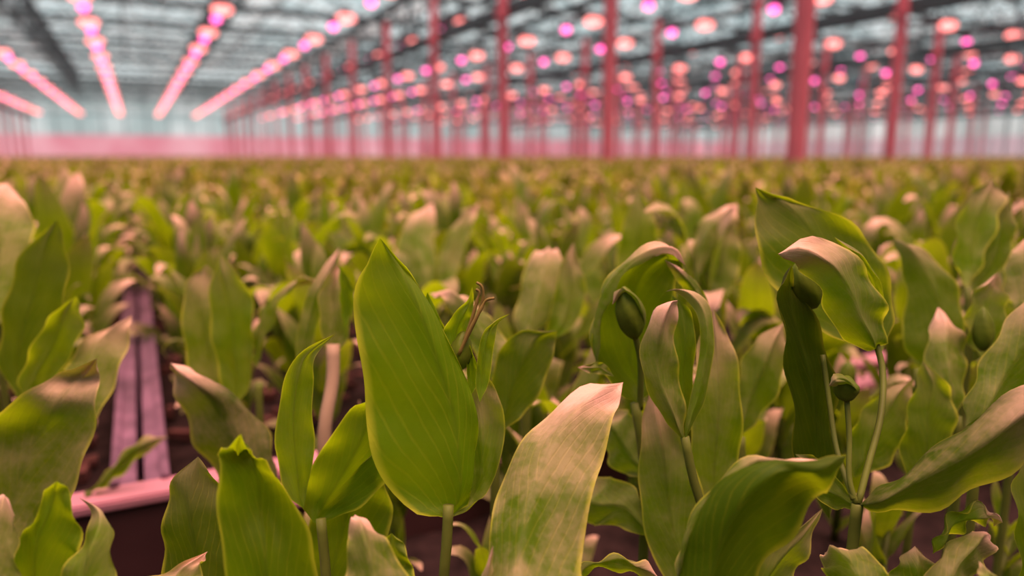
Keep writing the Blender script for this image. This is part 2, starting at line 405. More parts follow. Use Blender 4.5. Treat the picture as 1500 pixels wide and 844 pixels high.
# posts
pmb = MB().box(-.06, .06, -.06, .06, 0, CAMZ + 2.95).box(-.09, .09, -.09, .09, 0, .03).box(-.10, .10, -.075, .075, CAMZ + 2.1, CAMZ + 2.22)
pme = None
for k in range(-4, 9):
    for i, y in enumerate(POSTY):
        if y < 0 or k in (0, 5, 7): continue
        ang = math.degrees(math.atan2(k * PX, y))
        if not -22 < ang < 78: continue
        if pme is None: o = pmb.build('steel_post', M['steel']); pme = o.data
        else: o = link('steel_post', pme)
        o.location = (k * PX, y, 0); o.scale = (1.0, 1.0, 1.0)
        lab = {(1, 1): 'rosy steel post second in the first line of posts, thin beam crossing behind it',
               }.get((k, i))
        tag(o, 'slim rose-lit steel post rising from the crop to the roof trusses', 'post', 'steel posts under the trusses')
        o['_k'] = k; o['_i'] = i
for o in [q for q in COL.objects if q.name.startswith('steel_post')]:
    k, i = o['_k'], o['_i']; del o['_k']; del o['_i']
    u = math.tan(math.atan2(k * PX, o.location.y) - YAW); px = 750 + 1100 * u
    if k == 1 and abs(px - 1165) < 25: tag(o, 'broad rosy post between the two spread-out hooded seedlings, dark beam passing behind it'); del o['group']
    elif k == 1 and abs(px - 890) < 25: tag(o, 'widest rosy post, standing above the arching leaf with the dark bud'); del o['group']
    elif k == 2 and abs(px - 1305) < 30: tag(o, 'rosy post behind the tall kinked leaf, its top darker against a beam'); del o['group']
    elif k == 1 and abs(px - 737) < 20: tag(o, 'thinner dusky post beyond the widest rosy post in the same line'); del o['group']

# ------------------------------------------------------------------ grow lamps
def oval(cx, cy, cz, rx, ry, n=12, h=0.03):
    v = [(cx + rx * math.cos(2 * math.pi * i / n), cy + ry * math.sin(2 * math.pi * i / n), cz) for i in range(n)]
    v += [(cx + rx * .86 * math.cos(2 * math.pi * i / n), cy + ry * .86 * math.sin(2 * math.pi * i / n), cz - h) for i in range(n)]
    f = [(i, (i + 1) % n, n + (i + 1) % n, n + i) for i in range(n)] + [tuple(range(n, 2 * n)), tuple(range(n))[::-1]]
    return v, f
def ball(cx, cy, cz, rx, ry, rz, nu=10, nv=6):
    v = []; f = []
    for i in range(nv + 1):
        th = math.pi * i / nv
        for j in range(nu):
            a = 2 * math.pi * j / nu; v.append((cx + rx * math.sin(th) * math.cos(a), cy + ry * math.sin(th) * math.sin(a), cz + rz * math.cos(th)))
    for i in range(nv):
        for j in range(nu): j2 = (j + 1) % nu; f.append((i * nu + j, (i + 1) * nu + j, (i + 1) * nu + j2, i * nu + j2))
    return v, f
lm = {}
b = MB().box(-.05, .05, -1.08, .08, .10, .17).box(-.075, .075, -1.08, -.85, .05, .11).box(-.065, .065, -.06, .08, .04, .11)
lm['housing'] = (b, M['lamp_body'])
lm['magenta_lens'] = (MB().add(*ball(0, 0, 0, .08, .08, .07)), M['magenta'])
lm['coral_lens'] = (MB().add(*ball(0, -.97, 0, .17, .145, .085)), M['coral'])
hg = MB().bar((0, -.05, .17), (0, -.05, 1.2), .008, 4); hg2 = MB().bar((0, -.95, .17), (0, -.95, 1.2), .008, 4)
lamps = []
rng = random.Random(3)
for k in range(-3, 22):
    x = (-0.23 + 0.855 * k) * H + (.3 if k in (8, 14, 15) else 0); ph = {2: 1.6, 3: 1.1, 1: 1.7, 0: 1.5}.get(k, rng.random() * 2.6)
    y = ph
    while y < Y1 - 1:
        ang = math.degrees(math.atan2(x, y))
        if -20 < ang < 76 and math.hypot(x, y) > 3: lamps.append((math.hypot(x, y), x, y + rng.uniform(-.06, .06)))
        y += 2.6
lamps.sort()
proto = None
for i, (d, x, y) in enumerate(lamps[:300]):
    e = empty('grow_lamp', (x, y, CAMZ + H), 0, 'twin-headed grow lamp with one magenta and one coral glowing head hung under the roof', 'lamp', 'grow lamps in long rows')
    if proto is None:
        proto = [lm[n_][0].build(n_, lm[n_][1], e) for n_ in lm]; proto += [hg.build('hanger', M['lsteel'], e), hg2.build('hanger', M['lsteel'], e)]
        proto[1]['label'] = 'glowing magenta head'; proto[2]['label'] = 'glowing coral head'
    else:
        for p in proto: c = p.copy(); COL.objects.link(c); c.parent = e
rest = {'lamp_body': MB(), 'magenta': MB(), 'coral': MB()}
for d, x, y in lamps[300:]:
    z = CAMZ + H
    rest['lamp_body'].box(x - .05, x + .05, y - 1.08, y + .08, z + .1, z + .17)
    rest['magenta'].add(*ball(x, y, z, .036, .036, .036, 6, 4)); rest['coral'].add(*ball(x, y - .97, z, .17, .145, .085, 6, 4))
if lamps[300:]:
    v = []; f = []; mi = []
    for j, (kk, b) in enumerate(rest.items()):
        n0 = len(v); v += b.v; f += [tuple(i + n0 for i in q) for q in b.f]; mi += [j] * len(b.f)
    o = mesh_obj('distant_grow_lamps', v, f, M['lamp_body']); o.data.materials.append(M['magenta']); o.data.materials.append(M['coral'])
    o.data.polygons.foreach_set('material_index', mi)
    tag(o, 'pink haze of remote grow lamps merging toward the end wall', 'lamps', None, 'stuff')

# ------------------------------------------------------------------ benches
pb = ORG + (unp(185, 714, 1) - ORG) * ((RAIL - CAMZ) / (unp(185, 714, 1).z - CAMZ)); YB = pb.y; RX = -0.013; print('YB', YB)
def bench(x0, x1, y0, y1, label, rail_l=True, rail_r=True, front=False, group=None):
    e = empty('growing_bench', ((x0 + x1) / 2, y0, 0), 0, label, 'bench', group); ox, oy = (x0 + x1) / 2, y0
    a0, a1, b1 = x0 - ox, x1 - ox, y1 - oy
    MB().box(a0 + .02, a1 - .02, .012, b1 - .012, SOIL - .07, SOIL - .055).build('tray', M['board'], e)
    nx, ny = (int(min(60, (x1 - x0) / .02)), int(min(110, (y1 - y0) / .02)))
    v = []; f = []; r_ = random.Random(int(x0 * 10 + y0))
    for j in range(ny + 1):
        for i in range(nx + 1):
            v.append((a0 + .015 + (a1 - a0 - .03) * i / nx, .012 + (b1 - .024) * j / ny, SOIL + r_.uniform(-.005, .005)))
    for j in range(ny):
        for i in range(nx): q = j * (nx + 1) + i; f.append((q, q + 1, q + nx + 2, q + nx + 1))
    mesh_obj('soil', v, f, M['soil'], e, True)
    for xx, on in ((a0, rail_l), (a1, rail_r)):
        sgn = 1 if xx < 0 else -1
        b = MB(); lo, hi = sorted((xx, xx + sgn * .0175)); b.box(lo + (.0015), hi - .0015, 0, b1, SOIL - .07, RAIL, .0015)
        lo2, hi2 = sorted((xx + sgn * .011, xx + sgn * .0165)); b.box(lo2, hi2, 0, b1, RAIL, RAIL + .004, .001)
        b.build('side_rail', M['rail'], e)
    for (c0, c1) in (((0, .012),) if not front else ()) + ((b1 - .012, b1),):
        MB().box(a0 + .015, a1 - .015, c0, c1, SOIL - .09, RAIL - .006).build('end_board', M['board'], e)
        MB().box(a0 + .001, a1 - .001, c0 - .004, c1 + .012, RAIL - .006, RAIL, .0015).build('edge_cap', M['edge'], e)
    for lx in (a0 + .05, a1 - .05):
        for ly in (.1, b1 - .1):
            MB().box(lx - .02, lx + .02, ly - .02, ly + .02, 0, SOIL - .07).build('leg', M['rail'], e)
bench(RX + 0.0008, 2.6, YB, YB + 8, 'long crowded bench behind the pink-topped cross board, on the broader side of the mauve rail', front=True)
bench(-2.6, RX - 0.0008, YB, YB + 8, 'long bench on the narrow side of the double mauve rail', front=True)
cb = empty('cross_board', (0, YB - .02, 0), 0, 'maroon cross board with a rosy top strip at the foot of the mauve rail', 'board')
MB().box(-2.6, 2.6, .003, .016, SOIL - .10, RAIL - .006, .001).build('board_face', M['board'], cb)
MB().box(-2.6, 2.6, 0, .024, RAIL - .006, RAIL + .001, .0015).build('top_strip', M['edge'], cb)['label'] = 'rosy top strip'
lt = MB(); r_ = random.Random(5)
for _ in range(420):
    x, y = r_.choice((r_.uniform(RX + .022, .28), r_.uniform(-.2, RX - .022))), r_.uniform(YB + .03, 1.6); a = r_.uniform(0, 3.1); l_, w_ = r_.uniform(.006, .018), r_.uniform(.003, .007)
    c, q = math.cos(a), math.sin(a); z = SOIL + .004
    P4 = [(x + c * u * l_ - q * v_ * w_, y + q * u * l_ + c * v_ * w_) for u, v_ in ((-1, -.7), (.8, -1), (1, .8), (-.9, 1))]; h = r_.uniform(.003, .009); tl = r_.uniform(-.003, .003)
    lt.add([(*p, z) for p in P4] + [(P4[0][0], P4[0][1], z + h), (P4[1][0], P4[1][1], z + h + tl), (P4[2][0], P4[2][1], z + h + tl), (P4[3][0], P4[3][1], z + h)], [(0, 1, 5, 4), (1, 2, 6, 5), (2, 3, 7, 6), (3, 0, 4, 7), (4, 5, 6, 7)])
tag(lt.build('bark_chips', M['chip']), 'rosy brown bark chips strewn on the soil along the rail', 'bark chips', None, 'stuff')
bench(0.03, 2.6, YB - 3.05, YB - 0.05, 'near bench under the large in-focus seedlings')
bench(-2.6, 0.026, YB - 3.16, YB - 0.16, 'near bench under the seedling with the broad blunt leaf')

# ------------------------------------------------------------------ seedling leaves (shared shapes)
def generic_leaf(idx, a0, a1, hook, W, fold, Ln=0.085, wavy=0.0025, twist=0.0, NR=12, cols=(-1, -.85, -.5, 0, .5, .85, 1)):
    """blade in local coords: base at origin, grows in +Z leaning to +Y, width on X"""
    ph = idx * 1.7; V = []; UV = []; p = np.array([0., 0., 0.]); ts = np.linspace(0, 1, NR + 1); prev = 0
    for t in ts:
        ang = a0 + (a1 - a0) * t + hook * max(0, (t - .6) / .4) ** 1.6
        d = np.array([0, math.sin(ang), math.cos(ang)]); nrm = np.array([0, -math.cos(ang), math.sin(ang)])
        p = p + d * Ln * (t - prev); prev = t
        w_ = W * 1.62 * ((1 - t) ** 0.72) * ((t + .07) ** 0.52) * (1.0 if t > 0.02 else 0.7)
        for s in cols:
            tw = twist * t; off = s * w_ * math.cos(fold * abs(s)); lift = abs(s) * w_ * math.sin(fold) + wavy * math.sin(t * 9 + ph + s * 2) * abs(s) * (1 - t * .4)
            x = np.array([math.cos(tw), 0, 0]) * off + nrm * (lift + math.sin(tw) * off)
            q = p + x; V.append(tuple(q)); UV.append((s * .5 + .5, t))
    nc = len(cols); Fc = [(i * nc + j, i * nc + j + 1, (i + 1) * nc + j + 1, (i + 1) * nc + j) for i in range(NR) for j in range(nc - 1)]
    me = bpy.data.meshes.new('leaf'); me.from_pydata(V, [], Fc)
    ul = me.uv_layers.new(name='UVMap'); vi = np.empty(len(me.loops), dtype=np.int32); me.loops.foreach_get('vertex_index', vi)
    ul.data.foreach_set('uv', np.asarray(UV, dtype=np.float32)[vi].ravel()); me.shade_smooth(); me.materials.append(M['leaf'])
    return me
LSHAPES = [dict(a0=.55, a1=.15, hook=0.3, W=.0185, fold=.35), dict(a0=.5, a1=.25, hook=1.5, W=.017, fold=.25), dict(a0=.7, a1=.5, hook=2.3, W=.018, fold=.2),
           dict(a0=.4, a1=.0, hook=-.4, W=.016, fold=.5), dict(a0=.9, a1=.8, hook=.8, W=.017, fold=.35, twist=.5), dict(a0=.45, a1=.35, hook=3.0, W=.0165, fold=.15),
           dict(a0=.6, a1=.3, hook=.9, W=.0175, fold=.3, twist=-.6), dict(a0=1.1, a1=1.1, hook=.9, W=.016, fold=.2), dict(a0=.3, a1=.1, hook=.2, W=.020, fold=.45), dict(a0=.5, a1=.1, hook=2.0, W=.019, fold=.1, twist=.4)]
LM = [generic_leaf(i, **s) for i, s in enumerate(LSHAPES)]
UPRIGHT = [0, 1, 3, 5, 6, 8, 9, 2]; LOWER = [2, 4, 7, 1]
stem_me = MB().tube([(0, 0, -.01), (0.002, 0, .07), (0, .002, .15)], [.0026, .0022, .0016], 7).build('stem', M['stem']); sme = stem_me.data; bpy.data.objects.remove(stem_me)
for p in sme.polygons: p.use_smooth = True
bb = MB(); K = 8
bv, bf = ball(0, 0, 0, .0055, .0055, .0105, 8, 7); bb.add(bv, bf).tube([(0, 0, -.03), (0, 0, -.008)], [.0009, .0012], 5)
bo = bb.build('bud', M['bud'], None, True); bme = bo.data; bpy.data.objects.remove(bo)

def leaf_plan(r_, height):
    """(shape, z, azimuth, tilt, scale, bright, lit bloom) for one seedling"""
    out = []; az = r_.random() * 6.28; nodes = 5
    for nd in range(nodes):
        z = height * (0.06 + 0.135 * nd) if nd < nodes - 1 else height * .60
        sh = LOWER if nd < 1 else UPRIGHT
        for s in (0, 1):
            if nd == 0 and r_.random() < .3: continue
            out.append((r_.choice(sh), z, az + math.pi * s + r_.uniform(-.35, .35), r_.uniform(-.16, .22), r_.uniform(.8, 1.12) * (height / .19) * (1.0 if nd > 0 else .8),
                        r_.random(), r_.random() ** 1.2))
        az += math.pi / 2 + r_.uniform(-.3, .3)
    return out
def leaf_matrix(z, az, tilt, sc):
    return Matrix.Translation((0, 0, z)) @ Matrix.Rotation(az, 4, 'Z') @ Matrix.Rotation(-tilt, 4, 'X') @ Matrix.Scale(sc, 4)

cY, sY = math.cos(YAW), math.sin(YAW)
def depth_px(x, y): 
    xc = x * cY - y * sY; d = x * sY + y * cY
    return d, (750 + 1100 * xc / d if d > .01 else 9999)
cand = [(sx * .034 + RX, 1.22 + .07 * j) for j in range(50) for sx in (-1, 1)] + [(RX + sx, .56 + .085 * j) for j in range(9) for sx in (-.055, .062)] + [(.22 + .065 * j, YB - .10 - .02 * (j % 2)) for j in range(10)]
rg = random.Random(11); SP = 0.086
for j in range(0, 60):
    for i in range(-29, 60):
        x = (i + .5) * SP + rg.uniform(-.02, .02); y = 0.05 + j * SP + rg.uniform(-.02, .02)
        cand.append((x, y))
field_edge = 0
near = []; side = []
for (x, y) in cand:
    d, px = depth_px(x, y)
    if d < (0.37 if px < 260 else 0.28) or math.hypot(x, y) < .28: continue
    if abs(y - (YB - .025)) < .045: continue
    if y < 1.3 and y > YB - .2 and -.045 + RX < x < .045 + RX and x not in (RX - .034, RX + .034): continue
    if y < YB and x < .06 and y > YB - .2: continue
    if not -260 < px < 1760:
        if d > .3 and -700 < px: side.append((d, x, y))
        continue
    near.append((d, x, y))
near.sort(); NEARD = near[min(299, len(near) - 1)][0]
def shape_height(d, rr):
    if d < .37: return rr.uniform(.07, .105)
    if d < .50: return rr.uniform(.12, .16)
    return rr.uniform(.15, .20) if rr.random() < .75 else rr.uniform(.20, .228)
for (d, x, y) in near[:280]:
    px = depth_px(x, y)[1]
    hh = shape_height(d, rg)
    e = empty('leafy_seedling', (x, y, SOIL), rg.random() * 6.28, 'unfocused green seedling among the crowded rows, leaf tips rosy', 'plant', 'seedlings filling the benches')
    if abs(x - RX) < .07: e['label'] = 'small unfocused seedling rooted hard against the mauve rail'; e['group'] = 'seedlings lining the mauve rail'
    elif d < .5 and px > 260: e['label'] = 'short shaded seedling half hidden below the big in-focus leaves'; e['group'] = 'low seedlings under the big leaves'
    s_ = link('stem', sme, e); s_.scale = (1, 1, hh * .66 / .15)
    for (sh, z, az, ti, sc, br, bl) in leaf_plan(rg, hh):
        l = link('leaf', LM[sh], e); l.matrix_local = leaf_matrix(z, az, ti, sc); l.color = (br, .35 + bl * .65, rg.random() ** 1.5 * .8, 1)
    if rg.random() < .22:
        q = link('bud', bme, e); q.location = (0, 0, hh * .66 + .022)
print('near plants to depth', NEARD, [(round(a,2),round(b,2),round(c,2)) for a,b,c in near[:280] if abs(b)<.15 and a<1])

# ------------------------------------------------------------------ the rest of the crop: one merged field
def lowleaf(idx, NR, cols):
    me = generic_leaf(idx, **LSHAPES[idx], NR=NR, cols=cols)
    v = np.empty(len(me.vertices) * 3, dtype=np.float32); me.vertices.foreach_get('co', v)
    nc = len(cols); f = np.array([(i * nc + j, i * nc + j + 1, (i + 1) * nc + j + 1, (i + 1) * nc + j) for i in range(NR) for j in range(nc - 1)])
    uv = np.array([(s * .5 + .5, t) for t in np.linspace(0, 1, NR + 1) for s in cols]); bpy.data.meshes.remove(me)
    return v.reshape(-1, 3), f, uv
FV, FF, FU, FT = [], [], [], []; nv = 0
def add_field(x, y, hh, lods, keep):
    global nv
    rot = rg.random() * 6.28; base = Matrix.Translation((x, y, SOIL)) @ Matrix.Rotation(rot, 4, 'Z')
    for (sh, z, az, ti, sc, br, bl) in leaf_plan(rg, hh)[keep:]:
        v, f, uv = lods[sh]; mm = np.array(base @ leaf_matrix(z, az, ti, sc))
        FV.append(v @ mm[:3, :3].T + mm[:3, 3]); FF.append(f + nv); FU.append(uv); FT.append(np.full(len(v), bl * .9 + .1 * br)); nv += len(v)
LOD1 = [lowleaf(i, 6, (-1, -.4, .4, 1)) for i in range(10)]
LOD2 = [lowleaf(i, 4, (-1, 0, 1)) for i in range(10)]
LOD3 = [lowleaf(i, 3, (-1, 1)) for i in range(10)]
for (d, x, y) in near[280:] + side:
    if d < 4.6: add_field(x, y, shape_height(d, rg), LOD1, 3)
def ring(d0, d1, sp, lods, keep, grow=1.0):
    n = 0; y = -10.0
    R_ = d1 * 1.6
    xs = np.arange(-R_, R_, sp)
    for yy in np.arange(-1.0, min(R_, Y1 - .8), sp):
        for xx in xs:
            if xx > XR - 1 or xx < XL + 1: continue
            d = xx * sY + yy * cY
            if d < d0 or d >= d1: continue
            u = (xx * cY - yy * sY) / d
            if abs(u) > .95: continue
            hh = rg.uniform(.16, .225)
            add_field(xx + rg.uniform(-.3, .3) * sp, yy + rg.uniform(-.3, .3) * sp, hh * (1 + (grow - 1) * .12), lods, keep); n += 1
    return n
ring(4.6, 9, .12, LOD2, 4)
ring(9, 20, .20, LOD3, 5, 1.3)
ring(20, 54, .42, LOD3, 6, 1.6)
V = np.concatenate(FV).astype(np.float32); Fq = np.concatenate(FF).astype(np.int32); U = np.concatenate(FU).astype(np.float32); T = np.concatenate(FT).astype(np.float32)
me = bpy.data.meshes.new('crop_foliage'); me.vertices.add(len(V)); me.vertices.foreach_set('co', V.ravel())
me.loops.add(Fq.size); me.loops.foreach_set('vertex_index', Fq.ravel()); me.polygons.add(len(Fq))
me.polygons.foreach_set('loop_start', np.arange(0, Fq.size, 4, dtype=np.int32)); me.polygons.foreach_set('loop_total', np.full(len(Fq), 4, dtype=np.int32))
me.update(calc_edges=True)
ul = me.uv_layers.new(name='UVMap'); ul.data.foreach_set('uv', U[Fq.ravel()].ravel())
at = me.attributes.new('tint', 'FLOAT', 'POINT'); at.data.foreach_set('value', T)
me.shade_smooth(); me.materials.append(M['field'])
o = link('crop_foliage', me); tag(o, 'remote rows of the same seedlings blending into one olive green carpet', 'plants', None, 'stuff')
print('field quads', len(Fq))
# far bench tops under the carpet
for (x0, x1, y0, y1) in ((XL + .5, XR - .5, YB + 8.06, Y1 - .4), (2.62, XR - .5, YB - 3, YB + 8.0), (XL + .5, -2.62, YB - 3, YB + 8.0)):
    o = MB().box(x0, x1, y0, y1, SOIL - .07, SOIL).build('bench_slab', M['soil']); struct(o)

# ------------------------------------------------------------------ the seedlings in front, leaf by leaf
def plant(px, py, d, label, name='leafy_seedling'):
    p = unp(px, py, d); return empty(name, (p.x, p.y, SOIL), 0, label, 'plant')
HL = hero_leaf
# 1 tall pointed leaf in the middle
P = plant(655, 757, .243, 'sharp yellow-green seedling with one tall pointed oval leaf and curly-tipped bud')
hero_stem(P, [(657, 740, .243), (654, 800, .243), (650, 860, .244)], .0018)
HL(P, .243, .236, .002, .009, .005, (656, 760), [(618, 756, 664, 738, 678, 742), (574, 722, 672, 708, 688, 712), (548, 676, 670, 664, 694, 668), (537, 620, 664, 610, 699, 618), (533, 555, 646, 548, 686, 562),
    (520, 480, 622, 478, 652, 494), (519, 425, 598, 424, 623, 434), (533, 388, 577, 384, 593, 392)], (557, 349), (.55, .05, .0))
HL(P, .244, .262, .004, .004, .008, (664, 757), [(665, 745, 690, 735, 702, 738), (670, 690, 705, 690, 728, 690), (672, 630, 708, 630, 740, 628), (672, 575, 700, 575, 730, 580)], (702, 530), (.7, .6), label='paler folded leaf behind')
HL(P, .262, .262, .002, .002, 0, (668, 600), [(630, 540, 655, 540, 675, 545), (618, 490, 640, 490, 662, 500), (620, 452, 632, 452, 642, 460)], (626, 428), (.8, .0))
HL(P, .255, .252, .002, .003, .003, (672, 530), [(655, 515, 668, 512, 684, 512), (648, 490, 668, 485, 688, 480), (662, 462, 678, 460, 692, 458), (682, 442, 688, 442, 694, 440)], (692, 420), (.7, .15))
HL(P, .250, .247, .002, .002, .003, (703, 590), [(697, 565, 706, 560, 716, 560), (699, 530, 708, 522, 722, 518), (705, 495, 714, 492, 727, 488), (718, 474, 724, 474, 732, 470)], (748, 459), (.9, .35))
HL(P, .254, .254, .001, .001, .002, (690, 580), [(685, 560, 692, 555, 700, 560), (684, 530, 690, 525, 699, 535)], (688, 505), (.8, .0))
bud(P, (676, 513), .257, (.15, 1, 0), .014, .0045, ribs=5)
for pts in ([(672, 520, .253), (690, 480, .252), (705, 452, .252), (712, 440, .252), (724, 437, .251)], [(676, 510, .254), (697, 468, .254), (707, 440, .253), (706, 420, .252), (698, 414, .252)],
            [(680, 500, .255), (692, 465, .254), (699, 440, .254), (702, 428, .254), (697, 424, .254)]):
    hero_stem(P, pts, [.0007] * 12 + [.0005] * 6, 'tendril', False, 6, M['tendril'])
# 2 narrow yellow leaf and its pair
P = plant(470, 800, .262, 'yellow-green seedling with a narrow hooked upright leaf and two broad leaves')
hero_stem(P, [(470, 760, .262), (478, 850, .262)], .0018)
HL(P, .262, .246, .002, .002, .003, (445, 745), [(424, 728, 440, 722, 450, 715), (409, 690, 436, 685, 460, 672), (405, 640, 432, 630, 460, 620), (412, 575, 436, 570, 459, 565), (430, 528, 445, 528, 461, 528), (456, 506, 463, 508, 471, 510)], (493, 488), (.95, .3))
HL(P, .268, .258, .003, .006, .006, (462, 768), [(438, 738, 470, 745, 515, 748), (450, 696, 500, 695, 560, 712), (478, 648, 530, 640, 580, 660), (512, 602, 545, 600, 572, 615)], (560, 572), (.55, .1))
HL(P, .275, .268, .003, .003, .005, (480, 900), [(450, 840, 490, 830, 545, 840), (450, 780, 505, 770, 570, 780), (465, 735, 515, 720, 575, 735), (495, 700, 525, 685, 560, 695)], (560, 655), (.5, .2))
# 3 front curled leaf
P = plant(400, 930, .205, 'bright green seedling with a curled trough-like leaf whose tip folds over')
hero_stem(P, [(400, 900, .205), (402, 950, .205)], .002)
HL(P, .200, .198, -.004, .006, .011, (400, 930), [(342, 880, 392, 880, 464, 880), (326, 815, 386, 812, 460, 815), (318, 755, 380, 752, 443, 762, .203), (317, 705, 376, 700, 410, 705, .203), (318, 672, 360, 676, 383, 684, .201), (325, 656, 350, 660, 372, 668, .205)], (353, 636), (.25, .05))
# 4 dark leaf beside
P = plant(295, 930, .25, 'dark green seedling with a single upright oval leaf beside the cross board')
hero_stem(P, [(295, 900, .25), (295, 950, .25)], .002)
HL(P, .25, .25, .004, .004, .0, (300, 930), [(248, 870, 300, 870, 350, 870), (240, 800, 290, 800, 345, 810), (245, 740, 285, 738, 335, 745), (258, 698, 285, 695, 318, 700)], (290, 669), (.0, .2, .6))
HL(P, .215, .235, .001, .003, .002, (235, 900), [(200, 880, 250, 878, 290, 870), (222, 850, 262, 846, 297, 832)], (304, 808), (.3, .9), label='beige leaf tip')
# 5 bottom-left cluster
P = plant(70, 900, .2, 'lime green seedling with a blunt broad leaf and a leaf tapering to a rosy hook')
hero_stem(P, [(80, 880, .2), (80, 940, .2)], .002)
HL(P, .205, .2, .002, .004, .003, (60, 930), [(20, 880, 55, 880, 98, 880), (27, 815, 58, 815, 118, 815), (30, 782, 66, 775, 122, 792), (53, 762, 74, 750, 114, 762), (60, 735, 80, 728, 106, 732), (66, 715, 82, 714, 98, 714)], (84, 705), (.75, .05))
HL(P, .195, .208, .004, .004, .0, (110, 920), [(75, 880, 118, 880, 165, 880), (100, 830, 135, 820, 168, 825), (122, 795, 147, 785, 167, 785), (134, 765, 148, 757, 158, 762), (131, 745, 138, 742, 145, 744)], (116, 729), (.6, .85))
HL(P, .19, .205, .003, .003, .0, (20, 900), [(-30, 860, 0, 850, 30, 850), (-25, 800, 0, 790, 28, 800), (-20, 760, 4, 750, 24, 765), (-10, 735, 6, 732, 16, 742)], (3, 724), (.3, .95))
# 6 big leaf at the left
P = plant(5, 900, .285, 'wide green seedling leaf with a pale rosy band below its dark blunt tip')
hero_stem(P, [(10, 820, .285), (12, 900, .285)], .002)
HL(P, .285, .29, .004, .004, .009, (0, 830), [(-70, 770, 15, 765, 82, 762), (-60, 690, 38, 690, 116, 700), (-25, 628, 65, 628, 136, 642), (35, 578, 95, 582, 145, 588, .282), (88, 545, 122, 552, 145, 556, .290)], (142, 525), (.3, .9, .4))
# 7-9 left soft leaves
P = plant(60, 700, .38, 'dark soft seedling with a tall oval leaf leaning up beside the mauve rail')
hero_stem(P, [(60, 600, .38), (60, 700, .38)], .002)
HL(P, .38, .38, .004, .004, .004, (30, 590), [(2, 540, 30, 545, 62, 545), (3, 480, 40, 480, 88, 480), (15, 420, 55, 415, 101, 412), (38, 365, 70, 360, 98, 360)], (84, 322), (.2, .1, .45))
HL(P, .36, .35, .002, .002, .004, (45, 600), [(30, 560, 50, 565, 72, 570), (45, 515, 75, 515, 103, 522), (68, 472, 95, 470, 123, 480), (92, 448, 105, 446, 120, 452)], (112, 434), (.5, .3))
HL(P, .34, .37, .002, .004, .0, (100, 640), [(75, 600, 110, 600, 145, 610), (95, 550, 130, 545, 172, 555), (120, 505, 150, 500, 190, 500)], (193, 462), (.2, .8))
P = plant(5, 520, .42, 'soft seedling with a rosy rounded leaf reaching above its neighbours by the rail')
hero_stem(P, [(0, 460, .42), (0, 520, .42)], .002)
HL(P, .40, .44, .002, .004, .0, (-5, 480), [(-40, 430, 0, 430, 35, 420), (-45, 370, 0, 365, 48, 365), (-40, 320, 0, 315, 50, 325), (-20, 285, 8, 283, 35, 295)], (10, 268), (.5, .9))
# 11 arching pink-backed leaf right of rail
P = plant(400, 760, .335, 'dark seedling whose long leaf arches over the soil showing a rosy back')
hero_stem(P, [(398, 715, .335), (398, 800, .335)], .002)
HL(P, .33, .335, .012, .0, -.004, (402, 730), [(350, 722, 385, 700, 405, 684), (300, 670, 350, 640, 396, 636), (278, 625, 325, 590, 362, 592), (262, 580, 298, 562, 320, 566), (255, 552, 275, 545, 290, 544)], (250, 532), (.15, .85, .8))
P = plant(330, 640, .41, 'soft seedling with two close upright leaves, one pale tipped, behind the arched leaf')
hero_stem(P, [(335, 590, .41), (335, 640, .41)], .002)
HL(P, .41, .42, .002, .004, .004, (335, 600), [(285, 560, 315, 560, 345, 565), (270, 500, 305, 500, 345, 500), (268, 440, 300, 440, 335, 440), (280, 405, 300, 402, 322, 405)], (302, 388), (.15, .6))
HL(P, .40, .40, .002, .002, .004, (340, 600), [(325, 560, 350, 560, 368, 560), (312, 500, 345, 500, 370, 490), (308, 430, 335, 430, 368, 430)], (322, 368), (.7, .3))
# 12 pale keeled leaves upper left of main leaf
P = plant(480, 640, .36, 'pale beige seedling with a cupped pointed leaf on a fleshy upright stalk')
hero_stem(P, [(488, 505, .36), (487, 560, .357), (475, 640, .352)], .0032, mat=M['pale_stem'])
HL(P, .36, .375, -.004, -.004, .004, (490, 525), [(476, 505, 492, 508, 506, 505), (469, 470, 492, 475, 514, 470), (468, 432, 492, 430, 514, 430), (480, 405, 498, 402, 512, 410)], (497, 384), (.5, .95))
HL(P, .36, .36, .0, .0, .003, (505, 480), [(500, 460, 508, 460, 516, 462), (498, 430, 510, 430, 520, 435), (497, 402, 505, 402, 512, 408)], (496, 386), (.9, .1))
HL(P, .385, .40, .002, .006, .0, (450, 580), [(434, 545, 444, 545, 455, 545), (436, 485, 448, 485, 462, 488), (450, 430, 463, 432, 478, 436), (470, 395, 482, 395, 490, 398)], (498, 362), (.3, .7))
P = plant(420, 600, .40, 'low arching seedling leaf with a creamy crest next to the cupped pale one')
hero_stem(P, [(380, 560, .40), (380, 600, .40)], .002)
HL(P, .40, .41, .008, -.002, -.002, (375, 540), [(372, 510, 385, 490, 400, 478), (378, 470, 398, 448, 420, 432), (400, 445, 425, 420, 450, 408)], (462, 412), (.5, .7))
# 13 central beige leaf
P = plant(765, 960, .19, 'beige-rosy seedling with one large leaf leaning back, corner tip and ridged midrib')
hero_stem(P, [(755, 900, .195), (755, 980, .195)], .002)
HL(P, .195, .265, .001, .001, -.006, (750, 950), [(690, 890, 752, 890, 845, 895), (712, 838, 758, 835, 851, 830), (719, 780, 770, 775, 860, 765), (728, 725, 785, 718, 872, 712), (748, 680, 800, 670, 885, 668), (775, 640, 822, 632, 896, 628), (808, 602, 852, 602, 905, 598), (850, 576, 884, 578, 910, 578)], (913, 560), (.5, 1.25, .2))
HL(P, .21, .205, .002, .003, .0, (720, 940), [(690, 900, 720, 890, 745, 880), (700, 860, 712, 850, 724, 845)], (722, 800), (.6, .9))
